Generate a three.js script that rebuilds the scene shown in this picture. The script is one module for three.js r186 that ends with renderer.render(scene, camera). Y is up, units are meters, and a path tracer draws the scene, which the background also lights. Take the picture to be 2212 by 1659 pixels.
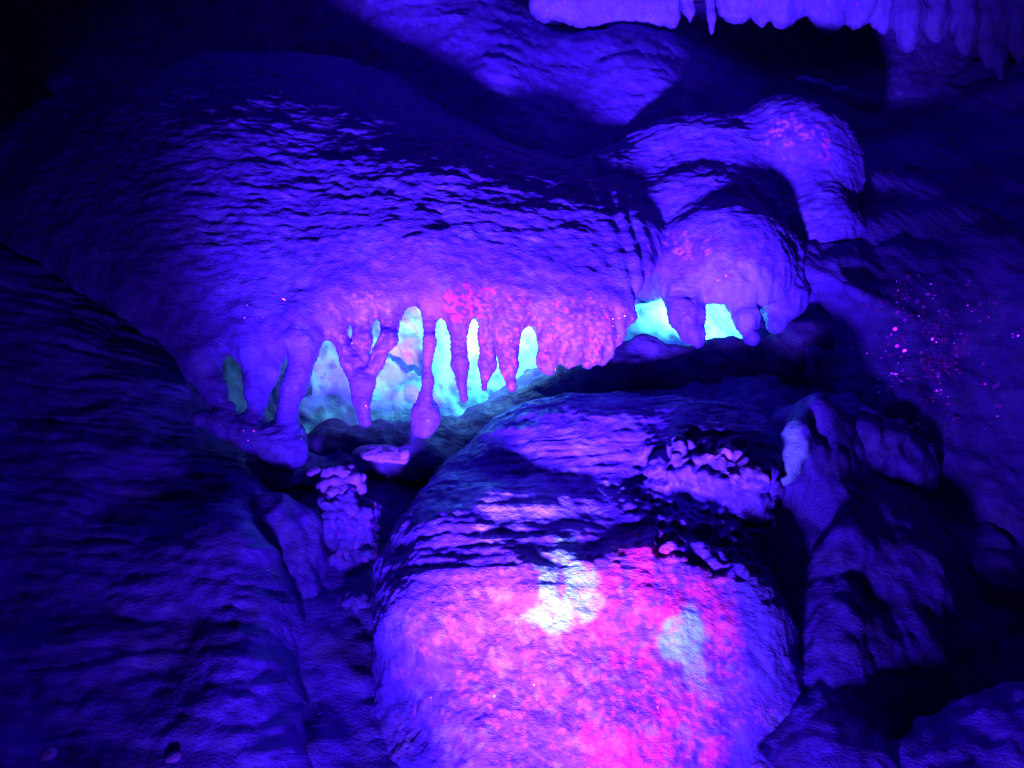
import * as THREE from 'three';

// ------------------------------------------------------------------ camera, light, exposure
const scene = new THREE.Scene();
scene.background = new THREE.Color(0, 0, 0);          // inside a cave: no sky reaches here
const EYE = [0, 1.6, 0], PITCH = 18 * Math.PI / 180, FOCAL = 1780, MIDX = 1106, MIDY = 829.5;
const camera = new THREE.PerspectiveCamera(50, 4 / 3, 0.02, 60);
camera.position.set(...EYE);
camera.rotation.set(-PITCH, 0, 0);
scene.add(camera);
const renderer = new THREE.WebGLRenderer({ antialias: true });
renderer.toneMapping = THREE.LinearToneMapping;
renderer.toneMappingExposure = 1;
renderer.shadowMap.enabled = true;

const CP = Math.cos(PITCH), SP = Math.sin(PITCH);
// a point seen at (px, py) of the photograph (2212 x 1659) lying d metres ahead -> world metres
function at(px, py, d) {
  const a = (MIDY - py) / FOCAL, b = (px - MIDX) / FOCAL;
  return [EYE[0] + d * b, EYE[1] + d * (-SP + a * CP), EYE[2] + d * (-CP - a * SP)];
}
const size = (pixels, d) => pixels * d / FOCAL;

// violet torch: hot core on the low mound, wide spill over the rest
const VIOLET = new THREE.Color().setRGB(0.165, 0.058, 1.0);
const CYAN = new THREE.Color().setRGB(0.20, 0.82, 0.95);  // lamp tint standing in for the cyan fluorescence of the calcite
const ICE = new THREE.Color().setRGB(0.34, 0.60, 1.0);
const TORCH = [-0.10, EYE[1] - 0.80, -0.10];
function spot(name, from, to, color, intensity, angle, penumbra, radius) {
  const l = new THREE.SpotLight(color, intensity, 0, angle, penumbra, 2);
  l.name = name; l.position.set(...from); l.target.position.set(...to);
  l.castShadow = true; l.shadow.radius = radius; l.shadow.mapSize.set(2048, 2048);
  scene.add(l, l.target);
  return l;
}
spot('torch_core', TORCH, at(1265, 1490, 1.3), VIOLET, 46, 0.285, 1, 4);
spot('torch_spill', TORCH, at(1200, 60, 2.4), VIOLET, 225, 0.455, 1, 4);
spot('torch_halo', TORCH, at(1380, 850, 1.8), VIOLET, 12, 0.95, 1, 4);
// hooded lamps turned to the hollow back wall; the third is added to brighten its left
const CAVITY_LAMPS = [[[1080, 615, 1.99], [1050, 790, 2.14], 1.0, 1.3], [[1525, 622, 2.10], [1480, 700, 2.32], 1.5, 1.05], [[775, 655, 1.86], [760, 820, 2.0], 0.20, 1.3]];
for (const [p, t, power, cone] of CAVITY_LAMPS) spot('hollow_light', at(...p), at(...t), power < 0.5 ? ICE : CYAN, power, cone, 0.7, 0.6);

// ------------------------------------------------------------------ noise
const PERM = new Uint8Array(512);
{
  let s = 20240611; const rnd0 = () => (s = (s * 1664525 + 1013904223) >>> 0) / 4294967296;
  const p = [...Array(256).keys()];
  for (let i = 255; i > 0; i--) { const j = Math.floor(rnd0() * (i + 1)); [p[i], p[j]] = [p[j], p[i]]; }
  for (let i = 0; i < 512; i++) PERM[i] = p[i & 255];
}
let seed = 7; const rnd = () => { seed = (seed + 0x6D2B79F5) | 0; let t = Math.imul(seed ^ (seed >>> 15), 1 | seed); t = (t + Math.imul(t ^ (t >>> 7), 61 | t)) ^ t; return ((t ^ (t >>> 14)) >>> 0) / 4294967296; };
const GX = new Float32Array([1, -1, 1, -1, 1, -1, 1, -1, 0, 0, 0, 0, 1, 0, -1, 0]);
const GY = new Float32Array([1, 1, -1, -1, 0, 0, 0, 0, 1, -1, 1, -1, 1, -1, 1, -1]);
const GZ = new Float32Array([0, 0, 0, 0, 1, 1, -1, -1, 1, 1, -1, -1, 0, 1, 0, -1]);
function noise(x, y, z) {
  const xf = Math.floor(x), yf = Math.floor(y), zf = Math.floor(z);
  const X = xf & 255, Y = yf & 255, Z = zf & 255; x -= xf; y -= yf; z -= zf;
  const u = x * x * x * (x * (x * 6 - 15) + 10), v = y * y * y * (y * (y * 6 - 15) + 10), w = z * z * z * (z * (z * 6 - 15) + 10);
  const A = PERM[X] + Y, AA = PERM[A] + Z, AB = PERM[A + 1] + Z, B = PERM[X + 1] + Y, BA = PERM[B] + Z, BB = PERM[B + 1] + Z;
  const g = (h, a, b, c) => { h &= 15; return GX[h] * a + GY[h] * b + GZ[h] * c; };
  const l = (t, a, b) => a + t * (b - a);
  return l(w, l(v, l(u, g(PERM[AA], x, y, z), g(PERM[BA], x - 1, y, z)), l(u, g(PERM[AB], x, y - 1, z), g(PERM[BB], x - 1, y - 1, z))),
    l(v, l(u, g(PERM[AA + 1], x, y, z - 1), g(PERM[BA + 1], x - 1, y, z - 1)), l(u, g(PERM[AB + 1], x, y - 1, z - 1), g(PERM[BB + 1], x - 1, y - 1, z - 1))));
}
const fbm = (x, y, z, n = 3) => { let s = 0, a = 1; for (let i = 0; i < n; i++) { s += a * noise(x, y, z); x = x * 2.03 + 5.1; y = y * 2.03 + 1.7; z = z * 2.03 + 9.2; a *= 0.5; } return s; };
const clamp = (x, a = 0, b = 1) => Math.min(b, Math.max(a, x));
const step = (a, b, x) => { const t = clamp((x - a) / (b - a)); return t * t * (3 - 2 * t); };
const mix = (a, b, t) => a + (b - a) * t;
// distance to the nearest and second nearest scattered point: for crusts and cracks
function cells(x, y, z) {
  const X = Math.floor(x), Y = Math.floor(y), Z = Math.floor(z); let f1 = 9, f2 = 9;
  for (let i = -1; i < 2; i++) for (let j = -1; j < 2; j++) for (let k = -1; k < 2; k++) {
    const h = PERM[(PERM[(PERM[(X + i) & 255] + Y + j) & 255] + Z + k) & 255];
    const dx = X + i + PERM[h] / 256 - x, dy = Y + j + PERM[h + 57] / 256 - y, dz = Z + k + PERM[h + 113] / 256 - z;
    const d = dx * dx + dy * dy + dz * dz;
    if (d < f1) { f2 = f1; f1 = d; } else if (d < f2) f2 = d;
  }
  return [Math.sqrt(f1), Math.sqrt(f2)];
}
// rimstone ripples: low swells cut by thin creases that follow the level lines, torn and offset by noise
function ripple(x, y, z, wave, stretch = 1) {
  const s = (y - z * 0.75) / wave + 0.9 * noise(x * 4, y * 4, z * 4) + 0.35 * noise(x * 13 / stretch, y * 13, z * 13);
  const a = noise(x * 7.5 / stretch, s * 0.62, z * 2.2 + 5), b = noise(x * 15 / stretch + 9, s * 1.25, z * 4), c = noise(x * 30 / stretch, s * 2.3, z * 8);
  const crease = v => { const q = Math.max(0, 1 - Math.abs(v) * 3.4); return q * q * (3 - 2 * q); };
  const lee = v => clamp(v * 2.2, -0.5, 0.5);
  const gate = step(-0.3, 0.35, noise(x * 6 + 11, y * 7, z * 7));
  return 0.45 * lee(a) + 0.26 * lee(b) + 0.12 * c - (0.25 + 0.55 * gate) * 0.55 * crease(a) - 0.22 * gate * crease(b);
}

// ------------------------------------------------------------------ distance fields and meshing
const smin = (a, b, k) => { const h = Math.max(k - Math.abs(a - b), 0) / k; return Math.min(a, b) - h * h * k * 0.25; };
const smax = (a, b, k) => -smin(-a, -b, k);
function ell(c, r, turn = 0) {
  const cs = Math.cos(turn), sn = Math.sin(turn);
  return (x, y, z) => {
    x -= c[0]; y -= c[1]; z -= c[2];
    const X = cs * x + sn * y, Y = -sn * x + cs * y;
    const a = X / r[0], b = Y / r[1], e = z / r[2], k0 = Math.sqrt(a * a + b * b + e * e);
    const k1 = Math.sqrt((a / r[0]) ** 2 + (b / r[1]) ** 2 + (e / r[2]) ** 2);
    return k1 < 1e-9 ? -Math.min(...r) : k0 * (k0 - 1) / k1;
  };
}
function box(c, h, round, turn = 0, yaw = 0) {
  const cs = Math.cos(turn), sn = Math.sin(turn), cy = Math.cos(yaw), sy = Math.sin(yaw);
  return (x, y, z) => {
    x -= c[0]; y -= c[1]; z -= c[2];
    const x1 = cy * x + sy * z, z1 = -sy * x + cy * z, X = cs * x1 + sn * y, Y = -sn * x1 + cs * y;
    const a = Math.abs(X) - h[0] + round, b = Math.abs(Y) - h[1] + round, e = Math.abs(z1) - h[2] + round;
    return Math.hypot(Math.max(a, 0), Math.max(b, 0), Math.max(e, 0)) + Math.min(Math.max(a, b, e), 0) - round;
  };
}
// tapered chain: [[x, y, z, radius], ...]
function chain(points, k = 0.012) {
  const seg = [];
  for (let i = 0; i + 1 < points.length; i++) seg.push([points[i], points[i + 1]]);
  return (x, y, z) => {
    let d = 9;
    for (const [a, b] of seg) {
      const bx = b[0] - a[0], by = b[1] - a[1], bz = b[2] - a[2], px = x - a[0], py = y - a[1], pz = z - a[2];
      const t = clamp((px * bx + py * by + pz * bz) / (bx * bx + by * by + bz * bz));
      const e = Math.hypot(px - bx * t, py - by * t, pz - bz * t) - mix(a[3], b[3], t);
      d = d > 8 ? e : smin(d, e, k);
    }
    return d;
  };
}
function around(points, pad) {
  const lo = [9, 9, 9], hi = [-9, -9, -9];
  for (const p of points) for (let i = 0; i < 3; i++) { lo[i] = Math.min(lo[i], p[i] - (p[3] || 0) - pad); hi[i] = Math.max(hi[i], p[i] + (p[3] || 0) + pad); }
  return [lo, hi];
}
function meshField(f, [lo, hi], h) {
  const B = 6, nb = [0, 1, 2].map(i => Math.ceil((hi[i] - lo[i]) / (h * B))), n = nb.map(v => v * B + 1), [nx, ny, nz] = n;
  const val = new Float32Array(nx * ny * nz).fill(1), got = new Uint8Array(nx * ny * nz), ids = new Int32Array(nx * ny * nz).fill(-1);
  const reach = h * B * 0.5 * Math.sqrt(3) * 1.5 + h * 2, live = [];
  for (let k = 0; k < nb[2]; k++) for (let j = 0; j < nb[1]; j++) for (let i = 0; i < nb[0]; i++) {
    const d = f(lo[0] + (i + 0.5) * B * h, lo[1] + (j + 0.5) * B * h, lo[2] + (k + 0.5) * B * h);
    if (Math.abs(d) > reach) continue;
    live.push([i, j, k]);
    for (let c = 0; c <= B; c++) for (let b = 0; b <= B; b++) for (let a = 0; a <= B; a++) {
      const X = i * B + a, Y = j * B + b, Z = k * B + c, q = X + nx * (Y + ny * Z);
      if (!got[q]) { got[q] = 1; val[q] = f(lo[0] + X * h, lo[1] + Y * h, lo[2] + Z * h); }
    }
  }
  const pos = [], idx = [];
  const E = [[0, 1], [2, 3], [4, 5], [6, 7], [0, 2], [1, 3], [4, 6], [5, 7], [0, 4], [1, 5], [2, 6], [3, 7]];
  const off = [0, 1, nx, nx + 1, nx * ny, nx * ny + 1, nx * ny + nx, nx * ny + nx + 1], v = new Float32Array(8);
  const eachCell = fn => { for (const [i, j, k] of live) for (let c = 0; c < B; c++) for (let b = 0; b < B; b++) for (let a = 0; a < B; a++) fn(i * B + a, j * B + b, k * B + c); };
  eachCell((X, Y, Z) => {
    const q = X + nx * (Y + ny * Z); let m = 0;
    for (let e = 0; e < 8; e++) { v[e] = val[q + off[e]]; if (v[e] < 0) m |= 1 << e; }
    if (m === 0 || m === 255) return;
    let sx = 0, sy = 0, sz = 0, c = 0;
    for (const [e0, e1] of E) {
      if ((v[e0] < 0) === (v[e1] < 0)) continue;
      const t = v[e0] / (v[e0] - v[e1]);
      sx += mix(e0 & 1, e1 & 1, t); sy += mix(e0 >> 1 & 1, e1 >> 1 & 1, t); sz += mix(e0 >> 2, e1 >> 2, t); c++;
    }
    ids[q] = pos.length / 3;
    pos.push(lo[0] + (X + sx / c) * h, lo[1] + (Y + sy / c) * h, lo[2] + (Z + sz / c) * h);
  });
  const quad = (a, b, c, d, flip) => { if (a < 0 || b < 0 || c < 0 || d < 0) return; if (flip) idx.push(a, c, b, b, c, d); else idx.push(a, b, c, b, d, c); };
  eachCell((X, Y, Z) => {
    const q = X + nx * (Y + ny * Z), s = val[q] < 0;
    if (Y > 0 && Z > 0 && X + 1 < nx && s !== val[q + 1] < 0) quad(ids[q - nx - nx * ny], ids[q - nx * ny], ids[q - nx], ids[q], !s);
    if (X > 0 && Z > 0 && Y + 1 < ny && s !== val[q + nx] < 0) quad(ids[q - 1 - nx * ny], ids[q - 1], ids[q - nx * ny], ids[q], !s);
    if (X > 0 && Y > 0 && Z + 1 < nz && s !== val[q + nx * ny] < 0) quad(ids[q - 1 - nx], ids[q - nx], ids[q - 1], ids[q], !s);
  });
  return { pos: new Float32Array(pos), idx: new Uint32Array(idx), field: f };
}
function normals(pos, idx) {
  const n = new Float32Array(pos.length);
  for (let t = 0; t < idx.length; t += 3) {
    const a = idx[t] * 3, b = idx[t + 1] * 3, c = idx[t + 2] * 3;
    const ux = pos[b] - pos[a], uy = pos[b + 1] - pos[a + 1], uz = pos[b + 2] - pos[a + 2], vx = pos[c] - pos[a], vy = pos[c + 1] - pos[a + 1], vz = pos[c + 2] - pos[a + 2];
    const x = uy * vz - uz * vy, y = uz * vx - ux * vz, z = ux * vy - uy * vx;
    for (const q of [a, b, c]) { n[q] += x; n[q + 1] += y; n[q + 2] += z; }
  }
  for (let i = 0; i < n.length; i += 3) { const l = Math.hypot(n[i], n[i + 1], n[i + 2]) || 1; n[i] /= l; n[i + 1] /= l; n[i + 2] /= l; }
  return n;
}
// push the surface in and out along its normal, then shade and colour it
function finish(m, relief, tint) {
  const { pos, idx } = m;
  if (m.field) {                                        // settle the vertices on the field
    const e = 0.0015, f = m.field;
    for (let i = 0; i < pos.length; i += 3) {
      const x = pos[i], y = pos[i + 1], z = pos[i + 2], d = f(x, y, z);
      let gx = f(x + e, y, z) - d, gy = f(x, y + e, z) - d, gz = f(x, y, z + e) - d; const l = Math.hypot(gx, gy, gz) || 1, g = l / e;
      const s = clamp(d / Math.max(g, 0.4), -0.004, 0.004);
      pos[i] -= gx / l * s; pos[i + 1] -= gy / l * s; pos[i + 2] -= gz / l * s;
    }
  }
  let n = normals(pos, idx);
  if (relief) {
    const base = pos.slice();
    for (let i = 0; i < pos.length; i += 3) {
      const d = relief(base[i], base[i + 1], base[i + 2], n[i], n[i + 1], n[i + 2]);
      pos[i] += n[i] * d; pos[i + 1] += n[i + 1] * d; pos[i + 2] += n[i + 2] * d;
    }
    n = normals(pos, idx);
  }
  m.nor = n; m.col = new Float32Array(pos.length);
  for (let i = 0; i < pos.length; i += 3) { const c = tint(pos[i], pos[i + 1], pos[i + 2], n[i], n[i + 1], n[i + 2]); m.col[i] = c[0]; m.col[i + 1] = c[1]; m.col[i + 2] = c[2]; }
  return m;
}
// one mesh per owner of its faces; owner(x, y, z) -> number. Borders are shared, so the rock stays whole
function pieces(m, owner) {
  const own = new Int16Array(m.pos.length / 3);
  for (let i = 0; i < own.length; i++) own[i] = owner ? owner(m.pos[3 * i], m.pos[3 * i + 1], m.pos[3 * i + 2]) : 0;
  const groups = new Map();
  for (let t = 0; t < m.idx.length; t += 3) {
    const o = own[m.idx[t]]; let g = groups.get(o);
    if (!g) groups.set(o, g = { map: new Map(), idx: [], pos: [], nor: [], col: [], uv: [] });
    for (let k = 0; k < 3; k++) {
      const q = m.idx[t + k]; let r = g.map.get(q);
      if (r === undefined) {
        g.map.set(q, r = g.pos.length / 3);
        for (let c = 0; c < 3; c++) { g.pos.push(m.pos[3 * q + c]); g.nor.push(m.nor[3 * q + c]); g.col.push(m.col[3 * q + c]); }
        g.uv.push((m.pos[3 * q] + 0.13 * m.pos[3 * q + 1]) * 4, (m.pos[3 * q + 1] - m.pos[3 * q + 2]) * 4);
      }
      g.idx.push(r);
    }
  }
  const out = new Map();
  for (const [o, g] of groups) {
    const b = new THREE.BufferGeometry();
    b.setAttribute('position', new THREE.Float32BufferAttribute(g.pos, 3)); b.setAttribute('normal', new THREE.Float32BufferAttribute(g.nor, 3));
    b.setAttribute('color', new THREE.Float32BufferAttribute(g.col, 3)); b.setAttribute('uv', new THREE.Float32BufferAttribute(g.uv, 2));
    b.setIndex(g.idx); out.set(o, b);
  }
  return out;
}
// smooth sheet through control points: value over (u, v) by thin-plate spline
function spline(list) {
  const n = list.length, N = n + 3, A = [];
  const U = r2 => r2 < 1e-12 ? 0 : r2 * Math.log(r2) * 0.5;
  for (let i = 0; i < N; i++) A.push(new Float64Array(N + 1));
  for (let i = 0; i < n; i++) {
    for (let j = 0; j < n; j++) A[i][j] = U((list[i][0] - list[j][0]) ** 2 + (list[i][1] - list[j][1]) ** 2) + (i === j ? 2e-4 : 0);
    A[i][n] = A[n][i] = 1; A[i][n + 1] = A[n + 1][i] = list[i][0]; A[i][n + 2] = A[n + 2][i] = list[i][1]; A[i][N] = list[i][2];
  }
  for (let c = 0; c < N; c++) {
    let p = c; for (let r = c + 1; r < N; r++) if (Math.abs(A[r][c]) > Math.abs(A[p][c])) p = r;
    [A[c], A[p]] = [A[p], A[c]];
    for (let r = 0; r < N; r++) if (r !== c) { const s = A[r][c] / A[c][c]; if (s) for (let k = c; k <= N; k++) A[r][k] -= s * A[c][k]; }
  }
  const w = A.map((row, i) => row[N] / row[i]);
  return (u, v) => { let s = w[n] + w[n + 1] * u + w[n + 2] * v; for (let i = 0; i < n; i++) s += w[i] * U((u - list[i][0]) ** 2 + (v - list[i][1]) ** 2); return s; };
}
// sheet over (u, v): place(u, v) -> xyz
function sheet(u0, u1, v0, v1, h, place, flip = false) {
  const nu = Math.ceil((u1 - u0) / h) + 1, nv = Math.ceil((v1 - v0) / h) + 1, pos = new Float32Array(nu * nv * 3), idx = [];
  for (let j = 0; j < nv; j++) for (let i = 0; i < nu; i++) pos.set(place(mix(u0, u1, i / (nu - 1)), mix(v0, v1, j / (nv - 1))), 3 * (i + nu * j));
  for (let j = 0; j + 1 < nv; j++) for (let i = 0; i + 1 < nu; i++) { const a = i + nu * j, b = a + 1, c = a + nu, d = c + 1; if (flip) idx.push(a, c, b, b, c, d); else idx.push(a, b, c, b, d, c); }
  return { pos, idx: new Uint32Array(idx) };
}

// ------------------------------------------------------------------ materials: fine grain only
function grainTexture(n, fn) {
  const data = new Uint8Array(n * n * 4);
  for (let j = 0; j < n; j++) for (let i = 0; i < n; i++) { const v = clamp(fn(i / n, j / n)) * 255; data.set([v, v, v, 255], 4 * (i + n * j)); }
  const t = new THREE.DataTexture(data, n, n); t.wrapS = t.wrapT = THREE.RepeatWrapping; t.magFilter = THREE.LinearFilter; t.minFilter = THREE.LinearMipmapLinearFilter; t.generateMipmaps = true; t.needsUpdate = true;
  return t;
}
// value noise with a period, so that the grain tiles without a seam
function tile(u, v, f, k) {
  const x = u * f, y = v * f, X = Math.floor(x), Y = Math.floor(y), a = x - X, b = y - Y, p = a * a * (3 - 2 * a), q = b * b * (3 - 2 * b);
  const h = (i, j) => PERM[(PERM[(((i % f) + f) % f + k) & 255] + ((j % f) + f) % f) & 255] / 127.5 - 1;
  return mix(mix(h(X, Y), h(X + 1, Y), p), mix(h(X, Y + 1), h(X + 1, Y + 1), p), q);
}
const GRAIN = grainTexture(512, (u, v) => 0.5 + 0.22 * tile(u, v, 37, 3) + 0.18 * tile(u, v, 83, 9) + 0.14 * tile(u, v, 151, 17));
const ROUGH = grainTexture(256, (u, v) => 0.78 + 0.2 * tile(u, v, 19, 31) + 0.16 * tile(u, v, 61, 40));
const rock = new THREE.MeshPhysicalMaterial({ vertexColors: true, roughness: 0.85, roughnessMap: ROUGH, bumpMap: GRAIN, bumpScale: 0.0022, specularIntensity: 0.6 });
const wet = new THREE.MeshPhysicalMaterial({ vertexColors: true, roughness: 0.85, roughnessMap: ROUGH, bumpMap: GRAIN, bumpScale: 0.002, specularIntensity: 0.55 });
const crystal = new THREE.MeshPhysicalMaterial({ vertexColors: true, roughness: 0.3, metalness: 0.8, specularIntensity: 1 });

// mineral colours (linear), with fluorescent glow and some shade put in
const FLOW = [0.10, 0.040, 0.40], PALE = [0.17, 0.14, 0.47], CALCITE_GLOW = [0.40, 0.92, 0.86], RED = [0.70, 0.03, 0.10], PINK = [0.60, 0.15, 0.34], ROSE = [0.50, 0.21, 0.46], LAVENDER = [0.19, 0.075, 0.40], SCAB_GLOW = [0.22, 0.74, 0.52], DIRT_SHADE = [0.05, 0.025, 0.12];
const blend = (a, b, t) => [mix(a[0], b[0], t), mix(a[1], b[1], t), mix(a[2], b[2], t)];
// mottled flowstone: fine grain plus stains
function flowTint(x, y, z, stain = 0.35) {
  const g = 0.86 + 0.34 * noise(x * 55, y * 55, z * 55) + 0.22 * noise(x * 150, y * 150, z * 150);
  let c = blend(FLOW, PALE, 0.38 * step(0.05, 0.5, fbm(x * 13 + 4, y * 13, z * 13)));
  c = blend(c, DIRT_SHADE, stain * step(0.0, 0.55, fbm(x * 9 + 30, y * 22, z * 9)));
  return [c[0] * g, c[1] * g, c[2] * g];
}
// a soft-edged, ragged deposit around c; r in metres
const deposit = (x, y, z, c, r, rag = 0.5, f = 24) => {
  const q = Math.hypot((x - c[0]) / r[0], (y - c[1]) / r[1], (z - c[2]) / r[2]) + rag * fbm(x * f, y * f, z * f, 3);
  return 1 - step(0.72, 1.12, q);
};

// ------------------------------------------------------------------ naming
const taken = new Map();
function numbered(name) { const n = taken.get(name) || 0; taken.set(name, n + 1); return n ? `${name}_${String(n).padStart(3, '0')}` : name; }
function thing(name, label, category, group) {
  const o = new THREE.Group(); o.name = numbered(name); o.userData = { label, category }; if (group) o.userData.group = group;
  scene.add(o); return o;
}
function part(name, geometry, material, parent, label) {
  const m = new THREE.Mesh(geometry, material); m.name = name; m.castShadow = m.receiveShadow = true; if (label) m.userData.label = label;
  parent.add(m); return m;
}
function single(name, geometry, material, label, category, group) {
  const m = part(numbered(name), geometry, material, scene, label); m.userData.category = category; if (group) m.userData.group = group; return m;
}
function structure(name, geometry, material, label) { const m = part(numbered(name), geometry, material, scene); m.userData = { kind: 'structure', label, category: name.replaceAll('_', ' ') }; return m; }

// ------------------------------------------------------------------ the cave: floor, walls, ceiling
const P = (px, py, d) => at(px, py, d);
{
  const pts = [[700, 965, 1.98], [900, 985, 1.95], [1050, 890, 2.0], [1300, 800, 2.02], [1500, 795, 2.08], [1700, 780, 2.1], [1850, 850, 2.0], [500, 960, 1.9], [300, 900, 2.0], [750, 1150, 1.66], [730, 1300, 1.5], [735, 1400, 1.42], [725, 1500, 1.34], [710, 1659, 1.2], [1200, 1300, 1.75],
    [1690, 1100, 1.62], [1690, 1300, 1.5], [1650, 1500, 1.42], [1200, 1650, 1.5], [800, 900, 2.3], [1500, 740, 2.6], [2000, 900, 2.2], [2200, 1300, 1.75], [100, 1200, 1.6], [100, 1659, 1.3], [2200, 1659, 1.35]].map(a => P(...a));
  const H = spline([...pts.map(p => [p[0], p[2], p[1]]), [-1.2, -0.5, 0.42], [0, -0.4, 0.38], [1.2, -0.5, 0.42], [0, 0.8, 0.3], [-2, 0, 0.5], [2, 0, 0.5]]);
  const m = finish(sheet(-1.6, 1.7, -2.9, 1.2, 0.011, (u, v) => [u, H(u, v), v], true),
    (x, y, z) => 0.03 * fbm(x * 5, y * 5, z * 5) + 0.012 * Math.abs(noise(x * 22, y * 22, z * 22)) + 0.005 * noise(x * 60, y * 60, z * 60), (x, y, z) => flowTint(x, y, z, 0.75));
  structure('cave_floor', pieces(m).get(0), rock, 'dark uneven cave floor in the gully between the flowstone masses');
}
{
  // back wall: z over (x, y)
  const c = [[-300, 60, 3.5], [100, 60, 3.3], [0, 250, 3.1], [120, 210, 2.95], [300, 120, 3.25], [600, 60, 3.35], [820, 30, 3.0], [900, 160, 2.86], [1080, 140, 2.64], [1090, 210, 2.60], [1190, 200, 2.72], [1330, 160, 2.68], [1330, 90, 2.82], [1500, 150, 2.85], [1500, 230, 2.68], [1200, 290, 2.56], [800, 300, 2.85], [300, 330, 3.0],
    [1700, 200, 3.15], [1900, 150, 3.2], [2100, 200, 3.1], [2400, 200, 2.9], [1000, -200, 3.4], [1700, -200, 3.6], [200, -300, 3.5], [2300, -300, 3.4], [1250, 30, 3.35], [1500, 20, 3.45]].map(a => P(...a));
  const Z = spline(c.map(p => [p[0], p[1], p[2]]));
  const m = finish(sheet(-2.6, 2.6, 1.0, 3.0, 0.010, (u, v) => [u, v, Z(u, clamp(v, 1.3, 2.55))]),
    (x, y, z) => 0.022 * fbm(x * 3.2, y * 3.2, z * 3.2) + 0.008 * ripple(x, y * 1.1, z, 0.03, 1.2) + 0.004 * noise(x * 45, y * 60, z * 45), (x, y, z) => flowTint(x, y, z, 0.4));
  structure('cave_wall', pieces(m).get(0), rock, 'rippled flowstone wall at the back of the cave above the hump');
}
{
  // right wall: z over (x, y), coming forward to the right
  const c = [[1735, 700, 2.07], [1735, 600, 2.08], [1735, 510, 2.16], [1800, 500, 2.17], [1850, 465, 2.26], [1800, 640, 2.0], [1800, 780, 1.97], [1880, 860, 1.90], [1950, 700, 1.91], [2000, 560, 2.0], [2100, 800, 1.88], [2080, 900, 1.86], [2200, 700, 1.84], [2212, 500, 2.0], [1890, 420, 2.38], [1900, 570, 2.05], [2000, 400, 2.5], [2080, 420, 2.25], [2150, 380, 2.3], [2000, 300, 2.8], [2212, 300, 2.6], [2300, 1000, 1.75], [2500, 700, 1.6], [2600, 300, 2.1], [1650, 600, 2.45], [2400, 100, 2.8], [1750, 900, 2.08], [1950, 1000, 1.86]].map(a => P(...a));
  const Z = spline(c.map(p => [p[0], p[1], p[2]]));
  const m = finish(sheet(0.62, 2.7, 0.55, 2.7, 0.007, (u, v) => [u, v, Z(u, clamp(v, 0.7, 2.0))]),
    (x, y, z) => 0.03 * fbm(x * 6, y * 6, z * 6) + 0.008 * ripple(x, y, z, 0.028) + 0.006 * fbm(x * 30, y * 30, z * 30, 2), (x, y, z) => flowTint(x, y, z, 0.5));
  structure('wall_right', pieces(m).get(0), rock, 'bumpy cave wall on the right, sprinkled with glinting crystals');
}
{
  // ceiling, and the rock around the viewer that closes the chamber, darkened to cut bounce light
  const m = finish(sheet(-3.2, 3.2, -4.6, 3.2, 0.03, (u, v) => [u, 2.62 - 0.26 * step(-1.5, -2.9, v) - 0.12 * u * u * 0.3, v]),
    (x, y, z) => 0.12 * fbm(x * 2.2, y * 2.2, z * 2.2) + 0.02 * noise(x * 14, y * 14, z * 14), (x, y, z) => blend(flowTint(x, y, z, 0.7), DIRT_SHADE, 0.6));
  structure('cave_ceiling', pieces(m).get(0), rock, 'low uneven rock ceiling of the cave');
  const wall = (name, label, place, flip) => structure(name, pieces(finish(sheet(-3.4, 3.4, -0.4, 2.9, 0.05, place, flip), (x, y, z) => 0.2 * fbm(x * 1.7, y * 1.7, z * 1.7), (x, y, z) => blend(flowTint(x, y, z, 0.7), DIRT_SHADE, 0.6))).get(0), rock, label);
  wall('wall_left', 'rough cave wall closing the chamber on the left', (u, v) => [-2.45 + 0.1 * v, v, u], true);
  wall('wall_behind', 'rough cave wall behind the viewer', (u, v) => [u, v, 2.6], true);
  const g = pieces(finish(sheet(-3.4, 3.4, -4.6, 3.2, 0.08, (u, v) => [u, 0.02, v], true), (x, y, z) => 0.06 * fbm(x * 3, y * 3, z * 3), (x, y, z) => blend(flowTint(x, y, z, 0.7), DIRT_SHADE, 0.6))).get(0);
  structure('ground', g, rock, 'dark rock floor under and around the viewer');
}

// ------------------------------------------------------------------ left flowstone bank
{
  const c = [[-300, 420, 1.9], [0, 545, 1.82], [0, 900, 1.52], [0, 1300, 1.22], [0, 1650, 1.02], [-300, 900, 1.3], [-300, 1500, 0.95], [200, 700, 1.78], [200, 1000, 1.5], [200, 1400, 1.2], [300, 760, 1.84], [390, 830, 1.82], [450, 905, 1.78], [400, 1100, 1.52], [400, 1400, 1.26], [400, 1650, 1.1], [540, 1000, 1.68], [600, 1100, 1.58], [640, 1300, 1.42], [630, 1480, 1.28], [650, 1659, 1.17], [300, 1900, 0.95], [0, 1900, 0.85]].map(a => P(...a));
  const edge = [[720, 1010, 1.9], [730, 1200, 1.72], [735, 1350, 1.6], [735, 1500, 1.48], [745, 1659, 1.38], [770, 1900, 1.1]].map(a => P(...a)).map(p => [p[0], p[1] - 0.12, p[2]]);
  const H = spline([...c, ...edge].map(p => [p[0], p[2], p[1]]));
  const m = finish(sheet(-2.4, -0.26, -2.35, -0.3, 0.0055, (u, v) => [u, H(u, v), v], true),
    (x, y, z) => 0.014 * fbm(x * 6 + 40, y * 6, z * 6) + 0.012 * ripple(x, y, z, 0.024, 1.1) + 0.003 * noise(x * 50, y * 50, z * 50), (x, y, z) => flowTint(x, y, z, 0.6));
  single('flowstone_bank', pieces(m).get(0), rock, 'dim rippled flowstone bank sloping down along the left side', 'flowstone');
}

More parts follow.
